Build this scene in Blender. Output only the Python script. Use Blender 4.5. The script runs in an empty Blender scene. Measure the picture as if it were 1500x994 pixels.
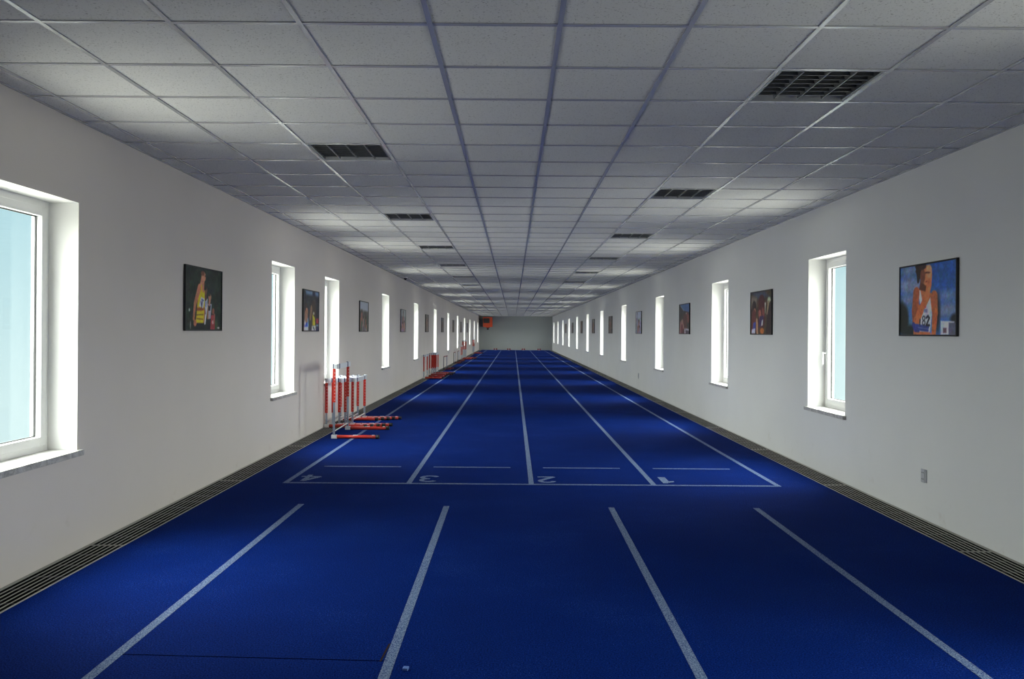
import bpy, bmesh, math, random
import numpy as np
from mathutils import Vector, Matrix
random.seed(7)
PI = math.pi
SC = bpy.context.scene
COL = SC.collection

# ------------------------------------------------------------------ measured layout (metres)
EYE = 1.509            # camera height
H = EYE + 1.4168       # ceiling height
XL, XR = -2.97, 3.386  # wall faces
Y0, Y1 = -3.0, 70.5    # back wall (behind the camera), far end wall
GR = 0.26              # width of the floor grating along each wall
WALL_T = 0.29
Z_SILL, Z_HEAD = 0.683, 2.372
WIN_W = 1.05
LEFT_WIN = [4.49, 9.97, 12.78, 18.34, 24.25, 30.3, 36.5, 42.65, 48.8, 54.95, 61.1, 67.25]
RIGHT_WIN = [2.2, 8.28, 12.82, 18.3, 24.4, 30.6, 36.55, 42.7, 48.85, 54.95, 61.1, 67.25]

# ------------------------------------------------------------------ materials
def srgb(r, g, b):
    def f(c):
        c /= 255.0
        return c / 12.92 if c <= 0.04045 else ((c + 0.055) / 1.055) ** 2.4
    return (f(r), f(g), f(b), 1.0)

class NT:
    def __init__(s, name):
        s.m = bpy.data.materials.new(name); s.m.use_nodes = True
        s.t = s.m.node_tree; s.n = s.t.nodes; s.l = s.t.links
        s.b = s.n['Principled BSDF']
        s.out = s.n['Material Output']
    def add(s, kind, **kw):
        nd = s.n.new(kind)
        for k, v in kw.items():
            if k in nd.inputs: nd.inputs[k].default_value = v
            else: setattr(nd, k, v)
        return nd
    def link(s, a, b): s.l.new(a, b)

def plain(name, col, rough=0.5, metal=0.0, spec=0.5, noise=0.0, nscale=20.0):
    t = NT(name)
    t.b.inputs['Base Color'].default_value = col if len(col) == 4 else (*col, 1)
    t.b.inputs['Roughness'].default_value = rough
    t.b.inputs['Metallic'].default_value = metal
    t.b.inputs['Specular IOR Level'].default_value = spec
    if noise > 0:
        co = t.add('ShaderNodeTexCoord')
        n = t.add('ShaderNodeTexNoise', Scale=nscale, Detail=5.0)
        t.link(co.outputs['Object'], n.inputs['Vector'])
        r = t.add('ShaderNodeValToRGB')
        c = t.b.inputs['Base Color'].default_value
        r.color_ramp.elements[0].color = (c[0]*(1-noise), c[1]*(1-noise), c[2]*(1-noise), 1)
        r.color_ramp.elements[0].position = 0.3
        r.color_ramp.elements[1].color = (min(1, c[0]*(1+noise)), min(1, c[1]*(1+noise)), min(1, c[2]*(1+noise)), 1)
        r.color_ramp.elements[1].position = 0.7
        t.link(n.outputs['Fac'], r.inputs['Fac'])
        t.link(r.outputs['Color'], t.b.inputs['Base Color'])
    return t.m

def track_mat(name, dark, light, speck, thr, spec):
    """granular rolled sports surface: two-scale mottling and a fine granule bump"""
    t = NT(name)
    co = t.add('ShaderNodeTexCoord')
    big = t.add('ShaderNodeTexNoise', Scale=1.3, Detail=6.0, Roughness=0.6)
    fine = t.add('ShaderNodeTexNoise', Scale=130.0, Detail=3.0)
    t.link(co.outputs['Object'], big.inputs['Vector']); t.link(co.outputs['Object'], fine.inputs['Vector'])
    r1 = t.add('ShaderNodeValToRGB')
    r1.color_ramp.elements[0].color = dark; r1.color_ramp.elements[0].position = 0.36
    r1.color_ramp.elements[1].color = light; r1.color_ramp.elements[1].position = 0.62
    t.link(fine.outputs['Fac'], r1.inputs['Fac'])
    mx = t.add('ShaderNodeMix', data_type='RGBA', blend_type='MULTIPLY')
    mx.inputs[0].default_value = 0.35
    r2 = t.add('ShaderNodeValToRGB')
    r2.color_ramp.elements[0].position = 0.35; r2.color_ramp.elements[0].color = (0.55, 0.55, 0.6, 1)
    r2.color_ramp.elements[1].position = 0.65; r2.color_ramp.elements[1].color = (1, 1, 1, 1)
    t.link(big.outputs['Fac'], r2.inputs['Fac'])
    t.link(r1.outputs['Color'], mx.inputs[6]); t.link(r2.outputs['Color'], mx.inputs[7])
    last = mx.outputs[2]
    if speck is not None:   # worn pale granules
        sp = t.add('ShaderNodeTexNoise', Scale=150.0, Detail=1.0)
        t.link(co.outputs['Object'], sp.inputs['Vector'])
        rs = t.add('ShaderNodeValToRGB')
        rs.color_ramp.elements[0].position = thr; rs.color_ramp.elements[0].color = (0, 0, 0, 1)
        rs.color_ramp.elements[1].position = thr + 0.05; rs.color_ramp.elements[1].color = (1, 1, 1, 1)
        ad = t.add('ShaderNodeMath', operation='MULTIPLY_ADD'); t.link(big.outputs['Fac'], ad.inputs[0]); ad.inputs[1].default_value = .45; ad.inputs[2].default_value = -.225
        sm = t.add('ShaderNodeMath', operation='ADD'); t.link(ad.outputs[0], sm.inputs[0]); t.link(sp.outputs['Fac'], sm.inputs[1])
        t.link(sm.outputs[0], rs.inputs['Fac'])
        m2 = t.add('ShaderNodeMix', data_type='RGBA')
        t.link(rs.outputs['Color'], m2.inputs[0]); t.link(last, m2.inputs[6]); m2.inputs[7].default_value = speck
        last = m2.outputs[2]
    t.link(last, t.b.inputs['Base Color'])
    t.b.inputs['Roughness'].default_value = 0.85
    t.b.inputs['Specular IOR Level'].default_value = spec
    bp = t.add('ShaderNodeBump', Strength=0.35, Distance=0.003)
    t.link(fine.outputs['Fac'], bp.inputs['Height']); t.link(bp.outputs['Normal'], t.b.inputs['Normal'])
    return t.m

def wall_mat(name, col):
    t = NT(name)
    co = t.add('ShaderNodeTexCoord')
    n = t.add('ShaderNodeTexNoise', Scale=0.9, Detail=4.0)
    t.link(co.outputs['Object'], n.inputs['Vector'])
    r = t.add('ShaderNodeValToRGB')
    r.color_ramp.elements[0].position = 0.3; r.color_ramp.elements[0].color = (col[0]*.95, col[1]*.95, col[2]*.95, 1)
    r.color_ramp.elements[1].position = 0.7; r.color_ramp.elements[1].color = (*col[:3], 1)
    t.link(n.outputs['Fac'], r.inputs['Fac'])
    # scuffs and grime marks kept to the foot of the wall
    g = t.add('ShaderNodeTexNoise', Scale=6.0, Detail=8.0, Roughness=0.7)
    t.link(co.outputs['Object'], g.inputs['Vector'])
    gr = t.add('ShaderNodeValToRGB')
    gr.color_ramp.elements[0].position = 0.60; gr.color_ramp.elements[0].color = (0, 0, 0, 1)
    gr.color_ramp.elements[1].position = 0.80; gr.color_ramp.elements[1].color = (1, 1, 1, 1)
    t.link(g.outputs['Fac'], gr.inputs['Fac'])
    sx = t.add('ShaderNodeSeparateXYZ'); t.link(co.outputs['Object'], sx.inputs[0])
    mr = t.add('ShaderNodeMapRange'); mr.inputs['From Min'].default_value = 0.5; mr.inputs['From Max'].default_value = 0.02
    mr.inputs['To Min'].default_value = 0.0; mr.inputs['To Max'].default_value = 0.35
    t.link(sx.outputs['Z'], mr.inputs['Value'])
    mu = t.add('ShaderNodeMath', operation='MULTIPLY'); t.link(gr.outputs['Color'], mu.inputs[0]); t.link(mr.outputs['Result'], mu.inputs[1])
    mx = t.add('ShaderNodeMix', data_type='RGBA')
    t.link(mu.outputs[0], mx.inputs[0]); t.link(r.outputs['Color'], mx.inputs[6]); mx.inputs[7].default_value = (0.42, 0.34, 0.24, 1)
    t.link(mx.outputs[2], t.b.inputs['Base Color'])
    t.b.inputs['Roughness'].default_value = 0.85; t.b.inputs['Specular IOR Level'].default_value = 0.2
    f = t.add('ShaderNodeTexNoise', Scale=160.0, Detail=3.0); t.link(co.outputs['Object'], f.inputs['Vector'])
    bp = t.add('ShaderNodeBump', Strength=0.12, Distance=0.002)
    t.link(f.outputs['Fac'], bp.inputs['Height']); t.link(bp.outputs['Normal'], t.b.inputs['Normal'])
    return t.m

def tile_mat():
    t = NT('mineral fibre ceiling tile')
    co = t.add('ShaderNodeTexCoord')
    n = t.add('ShaderNodeTexNoise', Scale=95.0, Detail=3.0, Roughness=0.65)
    t.link(co.outputs['Object'], n.inputs['Vector'])
    r = t.add('ShaderNodeValToRGB')
    r.color_ramp.elements[0].position = 0.30; r.color_ramp.elements[0].color = (0.34, 0.33, 0.31, 1)
    r.color_ramp.elements[1].position = 0.42; r.color_ramp.elements[1].color = (0.74, 0.735, 0.71, 1)
    t.link(n.outputs['Fac'], r.inputs['Fac'])
    t.link(r.outputs['Color'], t.b.inputs['Base Color'])
    t.b.inputs['Roughness'].default_value = 0.9; t.b.inputs['Specular IOR Level'].default_value = 0.15
    bp = t.add('ShaderNodeBump', Strength=0.25, Distance=0.003)
    t.link(n.outputs['Fac'], bp.inputs['Height']); t.link(bp.outputs['Normal'], t.b.inputs['Normal'])
    return t.m

def stone_mat():
    t = NT('grey marble sill')
    co = t.add('ShaderNodeTexCoord')
    n = t.add('ShaderNodeTexNoise', Scale=14.0, Detail=8.0, Roughness=0.7, Distortion=1.2)
    t.link(co.outputs['Object'], n.inputs['Vector'])
    r = t.add('ShaderNodeValToRGB')
    r.color_ramp.elements[0].position = 0.35; r.color_ramp.elements[0].color = (0.30, 0.29, 0.28, 1)
    r.color_ramp.elements[1].position = 0.60; r.color_ramp.elements[1].color = (0.62, 0.61, 0.59, 1)
    t.link(n.outputs['Fac'], r.inputs['Fac']); t.link(r.outputs['Color'], t.b.inputs['Base Color'])
    t.b.inputs['Roughness'].default_value = 0.35
    return t.m

def glass_mat():
    t = NT('window glass')
    tr = t.add('ShaderNodeBsdfTransparent'); tr.inputs['Color'].default_value = (0.93, 0.975, 0.985, 1)
    gl = t.add('ShaderNodeBsdfGlossy'); gl.inputs['Roughness'].default_value = 0.02
    lw = t.add('ShaderNodeLayerWeight')
    pw = t.add('ShaderNodeMath', operation='POWER'); t.link(lw.outputs['Facing'], pw.inputs[0]); pw.inputs[1].default_value = 5.0
    fr = t.add('ShaderNodeMath', operation='MULTIPLY_ADD'); t.link(pw.outputs[0], fr.inputs[0]); fr.inputs[1].default_value = 0.45; fr.inputs[2].default_value = 0.03
    mx = t.add('ShaderNodeMixShader')
    t.link(fr.outputs[0], mx.inputs[0]); t.link(tr.outputs[0], mx.inputs[1]); t.link(gl.outputs[0], mx.inputs[2])
    t.link(mx.outputs[0], t.out.inputs['Surface'])
    return t.m

def print_mat():
    t = NT('photographic print')
    a = t.add('ShaderNodeAttribute', attribute_name='print_colour')
    t.link(a.outputs['Color'], t.b.inputs['Base Color'])
    t.b.inputs['Roughness'].default_value = 0.45; t.b.inputs['Specular IOR Level'].default_value = 0.25
    return t.m

M = dict(
    floor=track_mat('blue running track', (0.0008, 0.0065, 0.070, 1), (0.0030, 0.023, 0.185, 1), (0.03, 0.075, 0.28, 1), 0.70, 0.02),
    paint=track_mat('worn pale track paint', (0.035, 0.075, 0.20, 1), (0.23, 0.30, 0.43, 1), (0.01, 0.03, 0.16, 1), 0.62, 0.15),
    seam=plain('dark floor seam', (0.001, 0.002, 0.008), 0.95, spec=0.0),
    scuff=plain('brown scuff', (0.03, 0.018, 0.014), 0.9, spec=0.05),
    wallL=wall_mat('white plaster hurdle side', (0.80, 0.738, 0.695)),
    wallR=wall_mat('white plaster opposite side', (0.78, 0.785, 0.775)),
    reveal=plain('wall white lightened as daylit reveal', (0.90, 0.895, 0.87), 0.7, spec=0.3),  # same paint as the walls, lightened: daylight on the jambs put into the colour
    tile=tile_mat(),
    grid=plain('white enamelled ceiling bars', (0.66, 0.66, 0.67), 0.26, 0.5, 0.5),
    pvc=plain('white pvc window profile', (0.82, 0.82, 0.81), 0.35),
    gasket=plain('dark rubber gasket', (0.03, 0.03, 0.03), 0.7),
    stone=stone_mat(), glass=glass_mat(), prnt=print_mat(),
    frame=plain('black picture frame', (0.012, 0.012, 0.013), 0.4),
    alu=plain('brushed aluminium louvre', (0.26, 0.27, 0.28), 0.42, 0.85, noise=0.08, nscale=60),
    housing=plain('grey painted light housing', (0.42, 0.42, 0.41), 0.6),
    tube=plain('unlit white tube glass', (0.78, 0.78, 0.75), 0.3),
    grate=plain('galvanised grating bars', (0.40, 0.39, 0.36), 0.55, 0.3),
    channel=plain('dark drain channel', (0.008, 0.008, 0.008), 0.95, spec=0.1),
    steel=plain('bluish galvanised tube', (0.42, 0.50, 0.60), 0.3, 0.85),
    red=plain('red plastic sleeve', (0.62, 0.030, 0.016), 0.38, noise=0.05),
    redrail=plain('red enamelled base tube', (0.55, 0.035, 0.022), 0.33),
    white=plain('white plastic', (0.82, 0.82, 0.82), 0.4),
    board=plain('white lacquered hurdle board', (0.78, 0.80, 0.84), 0.4),
    navy=plain('navy stripe', (0.012, 0.018, 0.10), 0.5),
    black=plain('black rubber', (0.012, 0.012, 0.013), 0.6),
    darkpost=plain('dark painted tube', (0.05, 0.05, 0.06), 0.45),
    darkred=plain('dark red board', (0.25, 0.022, 0.02), 0.5),
    bluegrey=plain('blue grey tube', (0.16, 0.20, 0.36), 0.4),
    socket=plain('grey white socket plastic', (0.50, 0.51, 0.54), 0.45),
    hole=plain('socket hole', (0.03, 0.03, 0.035), 0.7),
    orange=plain('orange enamelled sheet', (0.46, 0.05, 0.012), 0.5),
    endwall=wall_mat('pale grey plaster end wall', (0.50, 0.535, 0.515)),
    cube=plain('pale blue foam', (0.10, 0.20, 0.50), 0.8, noise=0.2, nscale=200),
)

# ------------------------------------------------------------------ mesh helpers
class MB:
    def __init__(s): s.v = []; s.f = []; s.mi = []; s.mats = []
    def _m(s, m):
        if m not in s.mats: s.mats.append(m)
        return s.mats.index(m)
    def quad(s, a, b, c, d, m):
        k = len(s.v); s.v += [tuple(a), tuple(b), tuple(c), tuple(d)]
        s.f.append((k, k+1, k+2, k+3)); s.mi.append(s._m(m)); return s
    def box(s, x0, x1, y0, y1, z0, z1, m):
        k = len(s.v); i = s._m(m)
        s.v += [(x, y, z) for z in (z0, z1) for (x, y) in ((x0, y0), (x1, y0), (x1, y1), (x0, y1))]
        for f in ((3, 2, 1, 0), (4, 5, 6, 7), (0, 1, 5, 4), (1, 2, 6, 5), (2, 3, 7, 6), (3, 0, 4, 7)):
            s.f.append(tuple(k+q for q in f)); s.mi.append(i)
        return s
    def prism(s, pts, axis, a0, a1, m):
        """closed outline (2-D) extruded along axis"""
        k = len(s.v); n = len(pts); i = s._m(m)
        def p3(p, a):
            return {'x': (a, p[0], p[1]), 'y': (p[0], a, p[1]), 'z': (p[0], p[1], a)}[axis]
        s.v += [p3(p, a0) for p in pts] + [p3(p, a1) for p in pts]
        s.f.append(tuple(range(k+n-1, k-1, -1))); s.f.append(tuple(range(k+n, k+2*n))); s.mi += [i, i]
        for q in range(n):
            r = (q+1) % n
            s.f.append((k+q, k+r, k+n+r, k+n+q)); s.mi.append(i)
        return s
    def tube(s, p0, p1, r, m, seg=16, r1=None):
        p0, p1 = Vector(p0), Vector(p1); d = (p1-p0).normalized()
        u = d.orthogonal().normalized(); w = d.cross(u); k = len(s.v); i = s._m(m)
        r1 = r if r1 is None else r1
        for (p, rr) in ((p0, r), (p1, r1)):
            for q in range(seg):
                a = 2*PI*q/seg; s.v.append(tuple(p + rr*(math.cos(a)*u + math.sin(a)*w)))
        s.f.append(tuple(range(k+seg-1, k-1, -1))); s.f.append(tuple(range(k+seg, k+2*seg))); s.mi += [i, i]
        for q in range(seg):
            t = (q+1) % seg
            s.f.append((k+q, k+t, k+seg+t, k+seg+q)); s.mi.append(i)
        return s
    def mesh(s, name):
        me = bpy.data.meshes.new(name); me.from_pydata(s.v, [], s.f)
        for m in s.mats: me.materials.append(m)
        me.polygons.foreach_set('material_index', s.mi)
        bm = bmesh.new(); bm.from_mesh(me); bmesh.ops.recalc_face_normals(bm, faces=bm.faces); bm.to_mesh(me); bm.free()
        me.update(); return me
    def build(s, name, parent=None, bevel=0.0, smooth=False, recalc=True):
        o = bpy.data.objects.new(name, s.mesh(name)); COL.objects.link(o)
        if parent is not None: o.parent = parent
        if bevel > 0:
            b = o.modifiers.new('bevel', 'BEVEL'); b.width = bevel; b.segments = 2; b.limit_method = 'ANGLE'
        if smooth:
            for p in o.data.polygons: p.use_smooth = len(p.vertices) == 4
        return o

def tag(o, label=None, cat=None, group=None, kind=None):
    if label: o['label'] = label
    if cat: o['category'] = cat
    if group: o['group'] = group
    if kind: o['kind'] = kind
    return o

def empty(name, loc=(0, 0, 0), rz=0.0):
    o = bpy.data.objects.new(name, None); COL.objects.link(o)
    o.location = loc; o.rotation_euler = (0, 0, rz); o.empty_display_size = 0.1
    return o

def copy_tree(o, parent=None):
    c = o.copy(); COL.objects.link(c)
    if parent is not None: c.parent = parent
    for ch in list(o.children): copy_tree(ch, c)
    return c

ORD = ['first', 'second', 'third', 'fourth', 'fifth', 'sixth', 'seventh', 'eighth', 'ninth', 'tenth', 'eleventh',
       'twelfth', 'thirteenth', 'fourteenth', 'fifteenth', 'sixteenth', 'seventeenth', 'eighteenth', 'nineteenth',
       'twentieth', 'twenty-first', 'twenty-second']

# ------------------------------------------------------------------ room shell
def side_wall(name, x, s, wins, mat, label):
    """s=+1: room lies on the +x side. Inner face with openings, reveals and outer face."""
    mb = MB(); xo = x - s*WALL_T
    ys = [Y0]
    for w in wins: ys += [w, w+WIN_W]
    ys.append(Y1)
    for k in range(len(ys)-1):
        a, b = ys[k], ys[k+1]
        if b - a < 1e-4: continue
        spans = [(-0.1, H+0.12)] if k % 2 == 0 else [(-0.1, Z_SILL), (Z_HEAD, H+0.12)]
        for (z0, z1) in spans:
            mb.quad((x, a, z0), (x, b, z0), (x, b, z1), (x, a, z1), mat)
            mb.quad((xo, a, z0), (xo, b, z0), (xo, b, z1), (xo, a, z1), mat)
        if k % 2 == 1:
            mat_r = M['reveal']
            mb.quad((x, a, Z_SILL), (xo, a, Z_SILL), (xo, a, Z_HEAD), (x, a, Z_HEAD), mat_r)
            mb.quad((x, b, Z_SILL), (xo, b, Z_SILL), (xo, b, Z_HEAD), (x, b, Z_HEAD), mat_r)
            mb.quad((x, a, Z_HEAD), (x, b, Z_HEAD), (xo, b, Z_HEAD), (xo, a, Z_HEAD), mat_r)
            mb.quad((x, a, Z_SILL), (x, b, Z_SILL), (xo, b, Z_SILL), (xo, a, Z_SILL), mat_r)
    for yy in (Y0, Y1):
        mb.quad((x, yy, -.1), (xo, yy, -.1), (xo, yy, H+.12), (x, yy, H+.12), mat)
    mb.quad((x, Y0, H+.12), (x, Y1, H+.12), (xo, Y1, H+.12), (xo, Y0, H+.12), mat)
    mb.quad((x, Y0, -.1), (x, Y1, -.1), (xo, Y1, -.1), (xo, Y0, -.1), mat)
    o = mb.build(name); tag(o, label, 'wall', kind='structure'); return o

side_wall('wall_left', XL, 1, LEFT_WIN, M['wallL'], 'long white plaster wall that the hurdles stand against')
side_wall('wall_right', XR, -1, RIGHT_WIN, M['wallR'], 'long white plaster wall with sockets facing the hurdles')
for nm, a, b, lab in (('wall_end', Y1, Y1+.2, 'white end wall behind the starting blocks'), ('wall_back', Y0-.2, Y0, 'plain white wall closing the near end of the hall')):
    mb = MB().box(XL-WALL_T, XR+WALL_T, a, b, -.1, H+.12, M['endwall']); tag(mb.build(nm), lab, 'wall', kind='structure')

# floor slab between the two gratings
floor = MB().box(XL+GR, XR-GR, Y0, Y1, -0.12, 0.0, M['floor']).build('floor')
tag(floor, 'royal blue granular running track floor with painted lanes', 'floor', kind='structure')

def strip(name, x0, y0, x1, y1, w, z=0.0015, m='paint'):
    d = Vector((x1-x0, y1-y0, 0)).normalized(); n = Vector((-d.y, d.x, 0))*w/2
    a, b = Vector((x0, y0, z)), Vector((x1, y1, z))
    mb = MB(); k = [a-n, b-n, b+n, a+n]
    mb.prism([(p.x, p.y) for p in k], 'z', 0.0002, z, M[m])
    return mb.build(name, floor)
LANE_X = [-2.257, -1.033, 0.19, 1.414, 2.65]
YS = 8.09
for x in LANE_X: strip('lane_line', x, YS, x, 69.3, 0.05)
strip('start_line', LANE_X[0]-.025, YS, LANE_X[-1]+.025, YS, 0.045, z=0.0018)
for k in range(4):
    xc = (LANE_X[k]+LANE_X[k+1])/2 - .03
    strip('short_mark', xc-.43, 9.09, xc+.43, 9.09, 0.04)
for (xa, xb, yt) in ((-1.825, -1.84, 7.09), (-.545, -.569, 7.05), (.823, .858, 7.04), (2.085, 2.12, 7.06)):
    strip('approach_line', xa, 1.2, xb, yt, 0.05)
strip('floor_seam', -1.82, 3.78, -.58, 3.725, 0.006, z=0.0008, m='seam')
strip('scuff_mark', -.598, 3.72, -.588, 3.93, 0.008, z=0.0011, m='scuff')

def stroke(paths, w):
    mb = MB()
    for pts in paths:
        for k in range(len(pts)-1):
            p, q = Vector((*pts[k], 0)), Vector((*pts[k+1], 0)); d = (q-p).normalized(); n = Vector((-d.y, d.x, 0))*w/2
            p, q = p-d*w*.12, q+d*w*.12
            mb.prism([((p-n).x, (p-n).y), ((q-n).x, (q-n).y), ((q+n).x, (q+n).y), ((p+n).x, (p+n).y)], 'z', .0003, .0019+.00003*k, M['paint'])
    return mb
def arc(cx, cy, rx, ry, a0, a1, n=14):
    return [(cx+rx*math.cos(math.radians(a0+(a1-a0)*k/n)), cy+ry*math.sin(math.radians(a0+(a1-a0)*k/n))) for k in range(n+1)]
def digit(paths, x, y, w=.048):
    o = stroke(paths, w).build('lane_number', floor); o.location = (x, y, 0); o.rotation_euler = (0, 0, PI)
digit([[(.035, -.17), (.035, .165), (-.085, -.075), (.10, -.075)]], -2.08, 8.36)
digit([arc(-.01, .078, .07, .075, 150, -90), arc(-.01, -.078, .078, .078, 90, -150)], -.865, 8.36)
digit([arc(0, .075, .07, .078, 165, -20) + [(-.07, -.148), (.085, -.148)]], .355, 8.36)
one = MB().prism([(-.045, -.17), (.03, -.17), (.03, .17), (-.02, .17), (-.02, .145), (-.095, .10), (-.095, .045), (-.045, .065)], 'z', .0003, .0019, M['paint']).build('lane_number', floor)
one.location = (1.555, 8.37, 0); one.rotation_euler = (0, 0, PI)

# ceiling: tile field with openings for the recessed lights, and its bar grid
GX = [XL] + [0.205 + .6*k for k in range(-5, 6)] + [XR]
GY0 = 3.744 - .6*11
GY = [Y0] + [GY0 + .6*k for k in range(0, 123) if Y0 < GY0+.6*k < Y1-.05] + [Y1]
LIGHT_X = {-1: 0.205-.6*3, 1: 0.205+.6*2}           # left edge of the 0.6 m cell
def light_rows(first):
    return [GY0 + .6*(11+first+6*k) for k in range(-1, 20) if 2.6 < GY0+.6*(11+first+6*k) < Y1-1.0]
ROWS = {-1: light_rows(4), 1: light_rows(1)}
cells = {(round(LIGHT_X[s], 3), round(y, 3)) for s in (-1, 1) for y in ROWS[s]}
mb = MB()
for i in range(len(GX)-1):
    for j in range(len(GY)-1):
        if (round(GX[i], 3), round(GY[j], 3)) in cells: continue
        mb.quad((GX[i], GY[j], H+.004), (GX[i], GY[j+1], H+.004), (GX[i+1], GY[j+1], H+.004), (GX[i+1], GY[j], H+.004), M['tile'])
mb.box(XL-WALL_T, XR+WALL_T, Y0, Y1, H+.16, H+.30, M['housing'])
ceil = mb.build('ceiling'); tag(ceil, 'suspended ceiling of speckled off-white square tiles', 'ceiling', kind='structure')
g = MB(); hw = .012
for x in GX[1:-1]: g.box(x-hw, x+hw, Y0, Y1, H-.002, H+.03, M['grid'])
for y in GY[1:-1]:
    for i in range(len(GX)-1):
        g.box(GX[i]+(hw if i else 0), GX[i+1]-(hw if i < len(GX)-2 else 0), y-hw, y+hw, H-.0015, H+.03, M['grid'])
g.box(XL, XL+.02, Y0, Y1, H-.003, H+.02, M['grid']); g.box(XR-.02, XR, Y0, Y1, H-.003, H+.02, M['grid'])
g.build('ceiling_grid', ceil)

# ------------------------------------------------------------------ floor gratings
def grating(name, x0, x1, label):
    r = empty(name, (x0, 0, 0)); w = x1-x0
    ch = MB(); ch.box(0, w, Y0, Y1, -.12, -.10, M['channel'])
    ch.box(0, .006, Y0, Y1, -.10, -.004, M['channel']); ch.box(w-.006, w, Y0, Y1, -.10, -.004, M['channel'])
    ch.build('channel', r)
    b = MB(); n = 7
    for k in range(n):
        xc = .016 + (w-.032)*k/(n-1); b.box(xc-.003, xc+.003, Y0, Y1, -.005, -.001, M['grate'])
    y = Y0+.05
    while y < Y1:
        b.box(.008, w-.008, y-.003, y+.003, -.034, -.026, M['darkpost']); y += .25
    b.build('bar_grating', r)
    f = MB(); f.box(.0, .008, Y0, Y1, -.006, .002, M['grate']); f.box(w-.008, w, Y0, Y1, -.006, .002, M['grate'])
    y = Y0+1.2
    while y < Y1:
        f.box(.010, w-.010, y-.004, y+.004, -.006, .0, M['grate']); y += 2.5
    f.build('edge_frame', r)
    tag(r, label, 'floor grating')
grating('floor_grating', XL, XL+GR, 'long slotted metal floor grating along the wall with the hurdles')
grating('floor_grating', XR-GR, XR, 'long slotted metal floor grating along the wall opposite the hurdles')

# ------------------------------------------------------------------ windows (local: room on +x, y along wall, z up from floor)
def ring(mb, x0, x1, y0, y1, z0, z1, w, m):
    mb.box(x0, x1, y0, y0+w, z0, z1, m); mb.box(x0, x1, y1-w, y1, z0, z1, m)
    mb.box(x0, x1, y0+w, y1-w, z0, z0+w, m); mb.box(x0, x1, y0+w, y1-w, z1-w, z1, m)
def make_window():
    r = empty('window_1'); h = WIN_W/2; D = -.20
    f = MB(); ring(f, D-.07, D, -h, h, Z_SILL, Z_HEAD, .05, M['pvc']); f.build('window_frame', r, bevel=.003)
    s = MB(); ring(s, D-.06, D+.014, -h+.046, h-.046, Z_SILL+.046, Z_HEAD-.046, .060, M['pvc'])
    sa = s.build('sash', r, bevel=.004)
    gk = MB(); q = .104; ring(gk, D-.036, D-.024, -h+q, h-q, Z_SILL+q, Z_HEAD-q, .008, M['gasket']); gk.build('gasket', sa)
    p = MB().box(D-.033, D-.027, -h+.105, h-.105, Z_SILL+.105, Z_HEAD-.105, M['glass']); p.build('glass_pane', r)
    st = MB(); st.box(D, .0, -h, h, Z_SILL, Z_SILL+.006, M['stone'])
    st.box(.0, .035, -h-.03, h+.03, Z_SILL-.034, Z_SILL+.006, M['stone'])
    st.build('window_sill', r, bevel=.003)
    return r
def add_handle(sash):      # only one window carries a lever handle
    h = WIN_W/2; D = -.20; hd = MB(); yk = -h+.046+.030; zk = 1.30
    hd.box(D+.014, D+.024, yk-.014, yk+.014, zk-.035, zk+.035, M['pvc'])
    hd.tube((D+.024, yk, zk), (D+.062, yk, zk), .009, M['pvc'])
    hd.box(D+.052, D+.068, yk-.010, yk+.010, zk-.125, zk+.012, M['pvc'])
    hd.build('handle', sash, bevel=.004)
wproto = make_window(); first = True
nwin = 0
for (s, wins, x, side) in ((1, LEFT_WIN, XL, 'the wall with the hurdles'), (-1, RIGHT_WIN, XR, 'the wall opposite the hurdles')):
    for k, y in enumerate(wins):
        w = wproto if first else copy_tree(wproto); first = False; nwin += 1
        w.name = 'window_%d' % nwin
        w.location = (x, y+WIN_W/2, 0); w.rotation_euler = (0, 0, 0 if s == 1 else PI)
        if s == -1 and k == 0: lab = 'tall white window beside the camera, before the bib number photo'
        else: lab = '%s tall white window from the near end in %s' % (ORD[k if s == 1 else k-1], side)
        if s == -1 and k == 1: lab = 'tall white window with a lever handle, beyond the bib number photo'
        tag(w, lab, 'window', 'windows in ' + side, 'structure')
        if s == -1 and k == 1: add_handle([c for c in w.children if c.name.startswith('sash')][0])
        li = bpy.data.lights.new('daylight_portal', 'AREA'); li.shape = 'RECTANGLE'
        li.size = Z_HEAD-Z_SILL; li.size_y = WIN_W
        li.cycles.is_portal = True
        lo = bpy.data.objects.new('daylight_portal', li); COL.objects.link(lo)
        lo.location = (x - s*.285, y+WIN_W/2, (Z_SILL+Z_HEAD)/2)
        lo.rotation_euler = (0, -s*PI/2, 0)

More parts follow.
